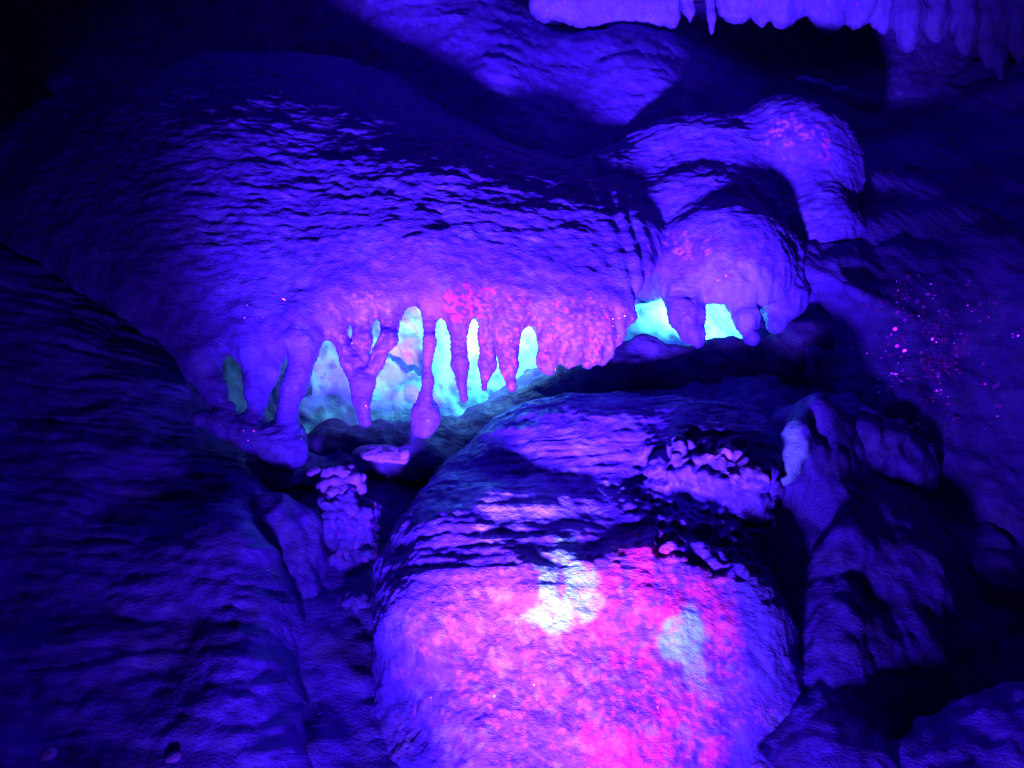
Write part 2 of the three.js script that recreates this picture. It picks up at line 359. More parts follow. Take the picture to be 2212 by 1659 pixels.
// ------------------------------------------------------------------ the big hump with its stalactites
const lerpTable = t => x => { if (x <= t[0][0]) return t[0][1]; for (let i = 1; i < t.length; i++) if (x <= t[i][0]) { const u = (x - t[i - 1][0]) / (t[i][0] - t[i - 1][0]); return mix(t[i - 1][1], t[i][1], u * u * (3 - 2 * u) * 0.5 + u * 0.5); } return t[t.length - 1][1]; };
const lipPoints = [[-400, 430, 2.0], [-100, 520, 1.92], [60, 572, 1.84], [200, 655, 1.76], [320, 735, 1.70], [420, 792, 1.68], [500, 755, 1.69], [600, 750, 1.69], [680, 690, 1.70], [760, 670, 1.71], [900, 658, 1.73], [960, 668, 1.74], [1060, 690, 1.76], [1140, 695, 1.77], [1250, 700, 1.79], [1350, 660, 1.83], [1405, 605, 1.88], [1460, 540, 2.12], [1520, 480, 2.35], [1640, 430, 2.6]].map(a => P(...a));
const lipY = lerpTable(lipPoints.map(p => [p[0], p[1]])), lipZ = lerpTable(lipPoints.map(p => [p[0], p[2]]));
const crestPoints = [[-400, 250, 2.45], [0, 245, 2.45], [200, 175, 2.5], [400, 130, 2.5], [600, 140, 2.5], [800, 195, 2.48], [1000, 272, 2.42], [1160, 335, 2.36], [1380, 390, 2.34], [1500, 420, 2.5], [1700, 430, 2.75]].map(a => P(...a));
const crestY = lerpTable(crestPoints.map(p => [p[0], p[1]])), crestZ = lerpTable(crestPoints.map(p => [p[0], p[2]]));
{
  const hump = (x, y, z) => {
    const ly = lipY(x), lz = lipZ(x), cz = crestZ(x), w = Math.max(0.2, lz - cz), behind = lz - z, tilt = mix(0.16, 0.01, step(-0.45, 0.0, x)), hh = Math.max(0.12, crestY(x) - ly - tilt * w);
    const t = clamp(1 - behind / w, 0, 3), s = Math.max(0, (y - ly - tilt * Math.max(0, behind)) / hh);
    const q = (Math.pow(Math.pow(t, 1.75) + Math.pow(s, 1.75), 1 / 1.75) - 1) * Math.min(w, hh);
    return q + 0.007 * noise(x * 5, y * 5, z * 5);
  };
  const E1 = ell(P(1510, 545, 2.30), [0.27, 0.235, 0.22], -0.15), E2 = ell(P(1515, 455, 2.50), [0.34, 0.28, 0.26], -0.12), D = ell(P(1722, 375, 2.47), [0.19, 0.245, 0.22], 0.75), D2 = ell(P(1778, 520, 2.27), [0.11, 0.14, 0.13], 0.2), lobe = ell(P(1556, 592, 2.12), [0.188, 0.19, 0.20], 0);
  const lobeHole = ell(P(1540, 695, 2.19), [0.135, 0.165, 0.19]), lobeCut = P(1550, 672, 1.95)[1];
  const shelf = ell(P(1330, 470, 2.45), [0.2, 0.2, 0.25]);
  // stalactites: chains of (px, py, radius in px) hanging at depth d
  const S = [
    [1.665, [[400, 740, 44], [432, 790, 40], [462, 840, 28], [488, 878, 16]]],
    [1.665, [[540, 690, 44], [546, 770, 30], [547, 850, 19], [545, 905, 15], [545, 945, 24]]],
    [1.68, [[610, 720, 26], [590, 800, 14], [566, 860, 12], [549, 905, 12]]],
    [1.66, [[676, 640, 44], [660, 740, 31], [634, 840, 22], [618, 900, 21], [620, 948, 42], [628, 975, 36]]],
    [1.70, [[716, 640, 28], [728, 720, 18], [755, 780, 15], [776, 830, 17], [781, 868, 14], [790, 905, 17]]],
    [1.70, [[842, 660, 30], [836, 730, 18], [815, 780, 15], [792, 825, 16], [781, 862, 14]]],
    [1.72, [[776, 650, 26], [783, 730, 18], [786, 790, 14], [783, 840, 12]]],
    [1.70, [[915, 570, 32], [924, 650, 17], [927, 740, 13], [923, 820, 10], [919, 862, 14], [918, 895, 30], [914, 922, 26]]],
    [1.74, [[985, 620, 38], [988, 700, 22], [992, 790, 14], [1003, 862, 9]]],
    [1.80, [[1062, 650, 34], [1056, 720, 22], [1052, 790, 16], [1046, 838, 9]]],
    [1.745, [[1098, 640, 50], [1094, 720, 30], [1097, 790, 20], [1107, 835, 10]]],
    [1.77, [[1198, 650, 48], [1192, 730, 32], [1184, 780, 22], [1188, 800, 13]]],
    [1.77, [[1262, 640, 38], [1250, 720, 26], [1234, 775, 16], [1226, 788, 10]]],
    [1.78, [[1306, 640, 36], [1298, 710, 26], [1284, 765, 17], [1272, 785, 11]]],
    [1.80, [[1356, 610, 34], [1344, 680, 26], [1322, 740, 18], [1304, 776, 12]]],
    [1.94, [[1470, 610, 50], [1484, 680, 38], [1498, 722, 24], [1506, 738, 14]]],
    [1.95, [[1606, 630, 38], [1614, 685, 29], [1624, 728, 17]]],
    [2.02, [[1690, 560, 60], [1690, 640, 52], [1680, 700, 26]]],
    [2.14, [[1740, 560, 60], [1738, 660, 54], [1730, 740, 40]]],  // added tube closing a gap where lamp light leaked out
  ].map(([d, l]) => l.map(([px, py, r], i) => { const e = d + size(r, d) * 0.75, p = [...P(px, py, e), size(r, e)]; if (px < 1420 && p[1] > lipY(p[0])) while (hump(p[0], p[1], p[2]) > -0.75 * p[3]) p[2] -= 0.003; else if (!i) p[2] -= 0.045; return p; }));
  const tubes = S.map(l => ({ f: chain(l), box: around(l, 0.05) }));
  const foot = chain([[430, 905, 12], [480, 915, 22], [545, 945, 30], [600, 965, 34], [630, 975, 30]].map(([a, b, r]) => [...P(a, b, 1.66), size(r, 1.66)]));
  const inBox = (b, x, y, z) => x > b[0][0] && x < b[1][0] && y > b[0][1] && y < b[1][1] && z > b[0][2] && z < b[1][2];
  const footBox = around([P(430, 880, 1.6), P(640, 1000, 1.72)], 0.08);
  const shell = (x, y, z) => {
    const o = hump(x, y, z), ly = lipY(x);
    let d = smax(o, ly - 0.01 - y + 0.02 * noise(x * 13, 3, 3) + 0.012 * noise(x * 37, 8, 3), 0.04);
    if (x > -0.85) d = smax(d, -(o + 0.085 + 0.5 * step(-0.55, -0.85, x)), 0.05);
    let l = lobe(x, y, z); const hole = -lobeHole(x, y, z); l = smax(l, hole, 0.04); l = smax(l, lobeCut - y, 0.05);
    let e = smin(E1(x, y, z), E2(x, y, z), 0.06); e = smin(e, shelf(x, y, z), 0.04); e = smax(e, P(1550, 640, 2.3)[1] - y, 0.05); e = smax(e, hole, 0.03);
    d = smin(d, l, 0.035); d = smin(d, e, 0.04); d = smin(d, smin(D(x, y, z), D2(x, y, z), 0.12), 0.045);
    return d;
  };
  const all = (x, y, z) => {
    let d = shell(x, y, z);
    for (const t of tubes) if (inBox(t.box, x, y, z)) d = smin(d, t.f(x, y, z), mix(0.018, 0.055, step(-0.07, 0.05, y - lipY(x))));
    if (inBox(footBox, x, y, z)) d = smin(d, foot(x, y, z), 0.03);
    return d;
  };
  const lo = [-1.35, P(600, 1010, 1.66)[1] - 0.02, -3.15], hi = [0.98, 1.78, -1.5];
  const m = meshField(all, [lo, hi], 0.0050);
  console.log('hump', m.idx.length / 3);
  const lobeC = P(1556, 592, 2.12), archC = P(1568, 672, 1.93);
  const relief = (x, y, z, nx, ny, nz) => {
    const high = step(0.04, 0.23, y - lipY(x) - (x > 0.5 ? -0.3 : 0)), onLobe = 1 - step(0.8, 1.1, Math.hypot((x - lobeC[0]) / 0.2, (y - lobeC[1]) / 0.2, (z - lobeC[2]) / 0.22));
    const face = step(-0.3, 0.1, ny);
    let r = (0.0038 * ripple(x, y, z, 0.023, 0.62) + 0.0014 * ripple(x + 3, y, z, 0.013, 0.6)) * high * face * (1 - 0.75 * onLobe);
    const fold = step(0.18, 0.24, x) * (1 - step(0.31, 0.34, x)); r += fold * 0.007 * noise(x * 55 + y * 10, y * 4, 3);
    const ring = Math.abs(Math.hypot((x - archC[0]) / 0.088, (y - archC[1]) / 0.105) - 1); if (onLobe > 0 && y > archC[1] - 0.07 && z > archC[2] - 0.06) r -= 0.004 * (1 - step(0.0, 0.2, ring + 0.12 * noise(x * 30, y * 30, z * 30)));
    r += 0.006 * fbm(x * 14, y * 14, z * 14, 2) + 0.0022 * noise(x * 48, y * 48, z * 48);
    const low = 1 - step(-0.03, 0.03, y - lipY(x)); r += low * 0.0008 * Math.sin(y * 620 + 5 * noise(x * 20, y * 20, z * 20)) + (0.3 + 0.7 * low) * 0.004 * noise(x * 55, y * 22, z * 55);   // drip rings
    return r;
  };
  const tint = (x, y, z) => {
    let c = flowTint(x, y, z, 0.2);
    const h = y - lipY(x), speck = noise(x * 95, y * 95, z * 95) + 0.5 * noise(x * 210, y * 210, z * 210);
    const px = MIDX + FOCAL * x / 1.77;
    // rose and white calcite on the fringe
    const fringe = deposit(x, y, z, P(1175, 735, 1.77), [0.20, 0.105, 0.25], 0.4, 16);
    c = blend(c, LAVENDER, 0.6 * fringe * step(-0.5, 0.3, speck)); c = blend(c, ROSE, 0.25 * fringe * step(0.0, 0.4, speck));
    c = blend(c, RED, 0.4 * fringe * step(0.42, 0.75, speck + 0.5 * noise(x * 25, y * 25, z * 25)));
    c = blend(c, PALE, 0.7 * deposit(x, y, z, P(1600, 640, 1.95), [0.12, 0.08, 0.2], 0.5, 20));
    c = blend(c, RED, 0.5 * deposit(x, y, z, P(1010, 655, 1.73), [0.055, 0.04, 0.1], 0.7, 40) * step(-0.2, 0.4, speck));
    c = blend(c, PINK, 0.6 * deposit(x, y, z, P(1475, 520, 1.92), [0.07, 0.035, 0.1], 0.8, 30) * step(-0.2, 0.5, speck));
    c = blend(c, LAVENDER, 0.7 * deposit(x, y, z, P(925, 690, 1.70), [0.03, 0.10, 0.08], 0.3, 30));
    c = blend(c, ROSE, 0.35 * deposit(x, y, z, P(790, 720, 1.70), [0.08, 0.10, 0.08], 0.5, 30) * step(-0.1, 0.5, speck));
    c = blend(c, PINK, 0.7 * deposit(x, y, z, P(1690, 290, 2.4), [0.09, 0.05, 0.2], 0.8, 26) * step(-0.1, 0.4, speck));
    c = blend(c, RED, 0.6 * deposit(x, y, z, P(1740, 335, 2.4), [0.025, 0.05, 0.2], 0.7, 30) * step(-0.1, 0.4, speck));
    return c;
  };
  finish(m, relief, tint);
  const geo = pieces(m, (x, y, z) => {
    let best = 0, bd = 0.012;
    for (let i = 0; i < tubes.length; i++) if (inBox(tubes[i].box, x, y, z)) { const e = tubes[i].f(x, y, z); if (e < bd) { bd = e; best = i + 1; } }
    if (best && shell(x, y, z) < 0.016) return x > lobeC[0] - 0.21 && lobe(x, y, z) < 0.03 ? 30 : 0;
    if (!best && inBox(footBox, x, y, z)) return 31;
    if (!best) { if (D(x, y, z) < 0.012 || D2(x, y, z) < 0.008) return 32; if (lobe(x, y, z) < 0.012) return 30; if (E1(x, y, z) < 0.012) return 33; if (E2(x, y, z) < 0.014 && x > 0.2) return 34; }
    return best;
  });
  const g = thing('flowstone_hump', 'broad violet flowstone hump with a ragged fringe of stalactites along its lower edge', 'flowstone');
  const names = { 0: 'hump_body', 30: 'lobe', 31: 'drip_foot', 32: 'dome', 33: 'terrace', 34: 'terrace' };
  for (const [o, b] of [...geo].sort((a, b) => a[0] - b[0])) part(names[o] || 'stalactite', b, names[o] ? rock : wet, g, { 30: 'rounded lobe with two stubby stalactites at the right end', 31: 'knobbly foot joining the left columns', 32: 'dome flushed with pink on the far right', 8: 'slim straight column with a bulb foot', 4: 'thick column with a bulbous foot' }[o]);
  globalThis.humpMesh = m;
}

// ------------------------------------------------------------------ pale calcite wall inside the hollow
{
  const c = [[300, 850, 1.95], [440, 800, 1.93], [500, 880, 1.9], [600, 840, 1.92], [680, 760, 1.98], [720, 850, 1.95], [740, 700, 2.06], [800, 900, 1.9], [860, 800, 2.0], [870, 700, 2.06], [900, 860, 1.93], [950, 760, 2.03], [1040, 700, 2.12], [1040, 800, 2.05], [1140, 750, 2.12], [1260, 720, 2.16], [1360, 690, 2.22], [1410, 640, 2.3], [1410, 700, 2.2], [1480, 740, 2.12], [1560, 690, 2.32], [1650, 700, 2.3], [1750, 700, 2.2], [900, 560, 2.14], [1200, 500, 2.3], [1500, 550, 2.45], [500, 650, 2.05], [200, 800, 2.1], [1400, 900, 2.1], [700, 1000, 1.9], [1050, 950, 1.98]].map(a => P(...a));
  const Z = spline(c.map(p => [p[0], p[1], p[2]]));
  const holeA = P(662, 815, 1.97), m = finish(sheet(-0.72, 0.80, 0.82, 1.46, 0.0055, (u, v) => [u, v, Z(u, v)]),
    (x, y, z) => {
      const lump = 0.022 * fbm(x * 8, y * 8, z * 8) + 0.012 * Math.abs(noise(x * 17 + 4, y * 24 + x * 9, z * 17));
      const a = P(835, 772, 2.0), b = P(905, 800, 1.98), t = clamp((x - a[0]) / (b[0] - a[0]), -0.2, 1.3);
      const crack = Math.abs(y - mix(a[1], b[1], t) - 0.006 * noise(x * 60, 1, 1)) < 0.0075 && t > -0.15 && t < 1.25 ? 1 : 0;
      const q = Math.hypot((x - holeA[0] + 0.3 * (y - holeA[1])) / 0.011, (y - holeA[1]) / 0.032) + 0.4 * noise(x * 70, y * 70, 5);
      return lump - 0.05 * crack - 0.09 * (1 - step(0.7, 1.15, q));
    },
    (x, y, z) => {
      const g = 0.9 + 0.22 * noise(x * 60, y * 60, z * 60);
      let k = blend(CALCITE_GLOW, [0.36, 0.42, 0.80], 0.95 * step(-0.1, 0.4, fbm(x * 15, y * 15 + x * 8, z * 15)));  // cyan fluorescence painted into the wall colour
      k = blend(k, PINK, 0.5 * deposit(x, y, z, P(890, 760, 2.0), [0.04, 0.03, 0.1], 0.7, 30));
      k = blend(k, DIRT_SHADE, 0.55 * step(0.35, 0.6, fbm(x * 26 + 9, y * 26, z * 26)));
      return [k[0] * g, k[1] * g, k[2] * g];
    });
  single('calcite_wall', pieces(m).get(0), wet, 'pale calcite wall inside the hollow behind the stalactites, fluorescent cyan put into its colour', 'calcite');
}
{
  // ridge closing the hollow, its shade painted dark, in front of the pale wall
  const f1 = ell(P(1385, 812, 2.03), [0.10, 0.105, 0.06], -0.3), f2 = ell(P(1560, 815, 2.06), [0.22, 0.10, 0.07], 0.05), f3 = ell(P(1240, 850, 1.98), [0.16, 0.06, 0.05], 0.3), f4 = ell(P(1720, 800, 2.06), [0.10, 0.12, 0.08], 0.1);  // last piece is added to block lamp light leaking out right
  const sill = chain([[640, 985, 44, 1.82], [720, 965, 50, 1.83], [800, 972, 52, 1.83], [900, 975, 52, 1.84], [975, 968, 50, 1.9], [1045, 925, 48, 1.95], [1120, 900, 44, 1.98], [1250, 862, 46, 1.99]].map(([a, b, r, d]) => [...P(a, b, d), size(r, d)]), 0.04);
  const f = (x, y, z) => smin(smin(smin(f1(x, y, z), f2(x, y, z), 0.05), f3(x, y, z), 0.05), smin(f4(x, y, z), sill(x, y, z), 0.05), 0.05) + 0.02 * noise(x * 12, y * 12, z * 12);
  const m = finish(meshField(f, around([P(620, 700, 1.75), P(1760, 1040, 2.12), P(640, 1040, 1.75)], 0.1), 0.008), (x, y, z) => 0.006 * fbm(x * 30, y * 30, z * 30, 2), (x, y, z) => blend(flowTint(x, y, z, 0.7), DIRT_SHADE, 0.75));
  single('rock_ridge', pieces(m).get(0), rock, 'low rock ridge with painted shade running under the stalactites to the recess at right', 'rock');
}

// ------------------------------------------------------------------ lower mound
{
  const boss = ell(P(1220, 1560, 1.56), [0.335, 0.315, 0.30]), bossTop = box(P(1200, 1300, 1.50), [0.322, 0.150, 0.205], 0.135), belly = ell(P(1190, 1650, 1.42), [0.335, 0.21, 0.26]);
  const shoulder = ell(P(1600, 1350, 1.42), [0.085, 0.10, 0.14], 0.2), rightLow = ell(P(1560, 1560, 1.42), [0.14, 0.16, 0.16]);
  const rear = ell(P(1290, 990, 1.80), [0.30, 0.135, 0.21], 0.04), rearRight = box(P(1560, 1010, 1.74), [0.14, 0.12, 0.15], 0.09, -0.05), shelf = box(P(1230, 1120, 1.66), [0.30, 0.078, 0.2], 0.07);
  const capY = P(1200, 1150, 1.32)[1], block = box(P(1530, 1078, 1.625), [0.118, 0.118, 0.105], 0.045, -0.06, 0.25);
  const f = (x, y, z) => {
    let d = smin(boss(x, y, z), bossTop(x, y, z), 0.09);
    d = smin(d, belly(x, y, z), 0.12); d = smin(d, shoulder(x, y, z), 0.05); d = smin(d, rightLow(x, y, z), 0.09);
    d = smin(d, shelf(x, y, z), 0.10);
    d = smin(d, rear(x, y, z), 0.06); d = smin(d, rearRight(x, y, z), 0.06);
    d = smin(d, block(x, y, z) + 0.016 * noise(x * 16, y * 16, z * 16), 0.035);
    const calm = mix(1, 0.16, step(capY - 0.05, capY, y)); return d + calm * (0.020 * noise(x * 7, y * 7, z * 7) + 0.008 * noise(x * 17, y * 17, z * 17));
  };
  const m = meshField(f, [[-0.5, P(1200, 1659, 1.3)[1] - 0.12, -2.02], [0.66, 1.2, -0.92]], 0.0038);
  console.log('mound', m.idx.length / 3);
  const crustC = P(1240, 1465, 1.28), blockC = P(1535, 1080, 1.5), frontTop = P(1200, 1150, 1.32)[1];
  const crusty = (x, y, z) => 1 - step(0.75, 1.15, Math.hypot((x - blockC[0]) / 0.17, (y - blockC[1]) / 0.15, (z - blockC[2]) / 0.2) + 0.3 * noise(x * 14, y * 14, z * 14));
  const relief = (x, y, z, nx, ny, nz) => {
    const up = step(0.45, 0.8, ny), cr = crusty(x, y, z), low = 1 - step(frontTop - 0.16, frontTop - 0.02, y);
    let r = 0.0045 * ripple(x, y * 0.8, z * 1.2, 0.018, 1.3) * (0.08 + 0.92 * up) * (1 - cr) * (1 - 0.7 * low);
    r += 0.006 * fbm(x * 13, y * 13, z * 13, 3) + 0.002 * noise(x * 70, y * 70, z * 70);
    const [a, b] = cells(x * 30, y * 42, z * 30), [a2, b2] = cells(x * 11 + 2, y * 15, z * 11);
    r += cr * (0.013 * Math.min(0.5, b - a) + 0.010 * fbm(x * 32, y * 45, z * 32, 2) - 0.012 * (1 - step(0.0, 0.16, b2 - a2 + 0.2 * noise(x * 45, y * 45, z * 45))));
    const [c1, c2] = cells(x * 75, y * 75, z * 75); r += low * (0.0036 * (c2 - c1) + 0.004 * noise(x * 40, y * 12, z * 40));
    return r;
  };
  const tint = (x, y, z, nx, ny, nz) => {
    let c = flowTint(x, y, z, 0.25);
    const speck = noise(x * 100, y * 100, z * 100) + 0.6 * noise(x * 230, y * 230, z * 230), mid = fbm(x * 20, y * 20, z * 20, 3);
    // lavender crust peppered with pink grains that thin out towards its rim
    const q = Math.hypot((x - crustC[0]) / 0.30, (y - crustC[1]) / 0.235, (z - crustC[2]) / 0.28) + 0.3 * fbm(x * 11, y * 11, z * 11), zone = 1 - step(0.75, 1.1, q), dense = 1 - q;
    const grit = 0.55 * speck + 0.5 * noise(x * 62, y * 55, z * 62) + 0.25 * mid;
    c = blend(c, LAVENDER, 0.75 * zone * step(-0.45, 0.1, grit + 0.8 * dense));
    c = blend(c, PINK, 0.55 * zone * step(0.2, 0.6, grit + 0.3 * dense));
    c = blend(c, [0.30, 0.24, 0.46], 0.6 * zone * step(0.15, 0.45, fbm(x * 38 + 8, y * 26, z * 38)));
    const redZone = Math.max(deposit(x, y, z, P(1430, 1280, 1.3), [0.13, 0.075, 0.13], 0.5, 16), deposit(x, y, z, P(1390, 1590, 1.25), [0.11, 0.085, 0.13], 0.6, 16), 0.9 * deposit(x, y, z, P(1555, 1350, 1.3), [0.035, 0.075, 0.13], 0.5, 20), deposit(x, y, z, P(1530, 1590, 1.25), [0.03, 0.05, 0.13], 0.5, 20));
    c = blend(c, RED, 0.85 * redZone * step(-0.45, 0.45, mid * 0.3 + 0.9 * grit));
    c = blend(c, PINK, 0.6 * redZone * step(0.25, 0.55, speck));
    // white calcite scabs
    let white = Math.max(deposit(x, y, z, P(1222, 1262, 1.3), [0.045, 0.055, 0.13], 0.45, 34), deposit(x, y, z, P(1190, 1330, 1.3), [0.04, 0.018, 0.13], 0.35, 40), 0.9 * deposit(x, y, z, P(1255, 1300, 1.3), [0.035, 0.035, 0.13], 0.35, 34), deposit(x, y, z, P(1484, 1385, 1.28), [0.042, 0.038, 0.13], 0.3, 34), 0.5 * deposit(x, y, z, P(1500, 1450, 1.28), [0.018, 0.026, 0.13], 0.4, 34));
    white *= 1 - 0.9 * deposit(x, y, z, P(1150, 1282, 1.3), [0.014, 0.012, 0.13], 0.3, 50);
    white *= 1 - 0.8 * deposit(x, y, z, P(1213, 1275, 1.3), [0.007, 0.022, 0.13], 0.3, 50);
    c = blend(c, SCAB_GLOW, white * (1 - 0.5 * step(0.3, 0.7, speck)) * (1 - 0.45 * step(0.1, 0.5, fbm(x * 42 + 3, y * 42, z * 42, 2))));
    c = blend(c, PALE, 0.5 * deposit(x, y, z, P(1640, 1330, 1.35), [0.05, 0.09, 0.2], 0.4, 16));
    c = blend(c, ROSE, 0.4 * deposit(x, y, z, P(1600, 1010, 1.5), [0.05, 0.025, 0.1], 0.7, 30));
    c = blend(c, DIRT_SHADE, 0.8 * crusty(x, y, z) * step(-0.15, 0.35, fbm(x * 40, y * 55, z * 40)));
    c = blend(c, [0.40, 0.42, 0.80], 0.5 * deposit(x, y, z, P(1150, 1080, 1.5), [0.16, 0.03, 0.1], 0.9, 18));
    return c;
  };
  finish(m, relief, tint);
  const geo = pieces(m, (x, y, z) => (block(x, y, z) < 0.018 && y > P(1535, 1200, 1.5)[1] ? 1 : shoulder(x, y, z) < 0.02 && bossTop(x, y, z) > 0.01 ? 2 : (rear(x, y, z) < 0.022 || rearRight(x, y, z) < 0.022) && y > P(1200, 1000, 1.6)[1] - 0.03 ? 3 : 0));
  const g = thing('flowstone_mound', 'low rounded mound blazing pink with white calcite scabs in the bottom middle', 'flowstone');
  const nm = ['mound_front', 'cracked_block', 'shoulder', 'mound_back'];
  for (const [o, b] of [...geo].sort((a, b) => a[0] - b[0])) part(nm[o], b, o === 0 ? wet : rock, g, [, 'crusty cracked block on the right of the mound', 'smooth blue shoulder of the mound', 'rippled violet back of the mound'][o]);
  globalThis.moundMesh = m;
}

// ------------------------------------------------------------------ right bank with its fin
{
  const c = [[1700, 960, 1.62], [1730, 925, 1.66], [1760, 1010, 1.6], [1800, 1150, 1.5], [1760, 1300, 1.42], [1740, 1420, 1.36], [1690, 1540, 1.3], [1650, 1640, 1.24], [1880, 1300, 1.45], [2050, 1300, 1.5], [1900, 1120, 1.58], [1840, 1010, 1.66], [1960, 1090, 1.66], [2040, 1180, 1.62], [1900, 1600, 1.2], [1850, 1450, 1.3], [2060, 1450, 1.36], [1950, 1659, 1.16]].map(a => P(...a));
  const drop = [[1690, 1120, 1.7], [1700, 1280, 1.62], [1650, 1470, 1.46], [1600, 1620, 1.4], [1780, 860, 1.9], [1900, 950, 1.95], [2060, 1120, 1.85], [2180, 1320, 1.65], [2120, 1520, 1.45], [2030, 1659, 1.32]].map(a => P(...a)).map(p => [p[0], p[1] - 0.06, p[2]]);
  const H = spline([...c, ...drop].map(p => [p[0], p[2], p[1]]));
  const m = finish(sheet(0.38, 1.25, -1.95, -0.75, 0.006, (u, v) => [u, H(u, v), v], true),
    (x, y, z) => 0.016 * fbm(x * 8 + 3, y * 8, z * 8) + 0.010 * Math.abs(noise(x * 30, y * 16, z * 16)) + 0.004 * fbm(x * 34, y * 34, z * 34, 2), (x, y, z) => flowTint(x, y, z, 0.6));
  const g = thing('rock_bank', 'dim violet rock bank running down to the right of the mound', 'rock');
  part('bank', pieces(m).get(0), rock, g);
  const f1 = ell(P(1700, 985, 1.62), [0.030, 0.075, 0.05], -0.42), f2 = ell(P(1745, 1045, 1.66), [0.045, 0.10, 0.06], -0.1);
  const fin = (x, y, z) => smin(f1(x, y, z), f2(x, y, z), 0.03) + 0.012 * noise(x * 22, y * 22, z * 22);
  const mf = finish(meshField(fin, around([P(1650, 850, 1.6), P(1800, 1150, 1.7)], 0.1), 0.005), (x, y, z) => 0.004 * fbm(x * 40, y * 40, z * 40, 2),
    (x, y, z) => blend(flowTint(x, y, z, 0.2), CALCITE_GLOW, 0.5 * deposit(x, y, z, P(1700, 975, 1.58), [0.04, 0.08, 0.1], 0.5, 30)));  // cyan light on the fin face is put into its colour
  part('fin', pieces(mf).get(0), rock, g, 'upright pale fin at the top of the bank');
}

// ------------------------------------------------------------------ loose and crusted rocks
function lump(name, label, category, list, h, rough, tintFn, group, knobs = 0) {
  const fs = list.map(([px, py, d, rx, ry, rz, turn]) => ell(P(px, py, d), [rx, ry, rz], turn || 0));
  const f = (x, y, z) => { let d = fs[0](x, y, z); for (let i = 1; i < fs.length; i++) d = smin(d, fs[i](x, y, z), 0.02); return d + rough * noise(x * 24, y * 24, z * 24); };
  const b = around(list.map(([px, py, d, rx, ry, rz]) => [...P(px, py, d), Math.max(rx, ry, rz)]), 0.03);
  const m = finish(meshField(f, b, h), (x, y, z) => { const [a, c] = knobs ? cells(x * knobs, y * knobs, z * knobs) : [0, 0]; return 0.003 * fbm(x * 50, y * 50, z * 50, 2) + (knobs ? 0.9 / knobs * (0.55 - a) : 0); }, tintFn || ((x, y, z) => flowTint(x, y, z, 0.3)));
  return single(name, pieces(m).get(0), rock, label, category, group);
}
const pale = (x, y, z) => { const c = blend(flowTint(x, y, z, 0.15), ROSE, 0.3); return c; };
lump('rock_flake', 'flat pale flake of rock lying below the slim column', 'rock', [[805, 978, 1.72, 0.045, 0.014, 0.03, 0.05], [850, 988, 1.71, 0.03, 0.010, 0.025, -0.2]], 0.0035, 0.006, pale);
lump('rock_flake', 'small pale flake beside the larger flat one', 'rock', [[872, 984, 1.69, 0.013, 0.010, 0.014, 0.5]], 0.003, 0.004, pale);
lump('rock_pebble', 'small pale pebble left of the knobbly cluster', 'rock', [[678, 1018, 1.64, 0.016, 0.009, 0.014, 0.35]], 0.003, 0.004, pale);
lump('coral_cluster', 'knobbly pale cave coral cluster at the head of the gully', 'cave coral', [[740, 1042, 1.64, 0.048, 0.030, 0.03, 0.1], [722, 1075, 1.63, 0.03, 0.032, 0.03]], 0.0032, 0.004, pale, undefined, 42);
lump('crusted_rock', 'crystal crusted rock face in the gully below the cave coral', 'rock', [[745, 1170, 1.64, 0.058, 0.10, 0.06, 0.05], [725, 1110, 1.63, 0.035, 0.05, 0.04], [770, 1120, 1.66, 0.04, 0.05, 0.04]], 0.0036, 0.03, (x, y, z) => { const s = noise(x * 90, y * 90, z * 90); return blend(flowTint(x, y, z, 0.4), RED, 0.35 * step(0.2, 0.6, s)); }, undefined, 70);
lump('rounded_rock', 'smooth dim rounded rock between the left bank and the crusted face', 'rock', [[605, 1190, 1.56, 0.085, 0.11, 0.09, 0.1], [640, 1290, 1.52, 0.05, 0.07, 0.07]], 0.005, 0.012);
lump('low_rock', 'low dark rock under the bulbous column foot', 'rock', [[590, 1010, 1.74, 0.11, 0.035, 0.07, -0.1], [700, 1000, 1.8, 0.12, 0.035, 0.06]], 0.006, 0.014);
lump('boulder', 'dark foreground boulder cut off by the lower right corner', 'rock', [[2190, 1690, 1.12, 0.20, 0.075, 0.14, 0.5], [2060, 1720, 1.1, 0.1, 0.05, 0.1, 0.3]], 0.006, 0.014);
lump('boulder', 'dim boulder behind the right bank near the picture edge', 'rock', [[2120, 1240, 1.78, 0.16, 0.10, 0.12, -0.3]], 0.007, 0.02);
lump('wall_boss', 'faint elongated boss high on the dark right wall', 'rock', [[1760, 185, 2.92, 0.07, 0.022, 0.06, -0.35], [1850, 215, 2.92, 0.1, 0.025, 0.06, -0.4]], 0.008, 0.01);
lump('wall_boss', 'small knob glowing faintly on the upper left wall', 'rock', [[130, 205, 2.78, 0.06, 0.07, 0.07, 0.3]], 0.008, 0.012);
lump('low_rock', 'dim low rock behind the upright fin at the foot of the right wall', 'rock', [[1890, 985, 1.80, 0.15, 0.09, 0.09, -0.5], [1820, 915, 1.86, 0.08, 0.06, 0.08, -0.4]], 0.006, 0.018);
const gully = [[690, 1345, 1.47, 'rough stone under the rounded rock in the gully'], [748, 1392, 1.44, 'rough stone lying mid gully left of the mound'], [770, 1300, 1.5, 'rough stone wedged under the crusted rock'], [690, 1555, 1.3, 'rough stone low in the gully near the bottom edge']];
for (const [a, b, d, label] of gully) lump('gully_stone', label, 'stone', [[a, b, d, 0.018 + 0.012 * rnd(), 0.012 + 0.006 * rnd(), 0.018, rnd() - 0.5]], 0.0035, 0.016, undefined, 'stones in the gully', 60);
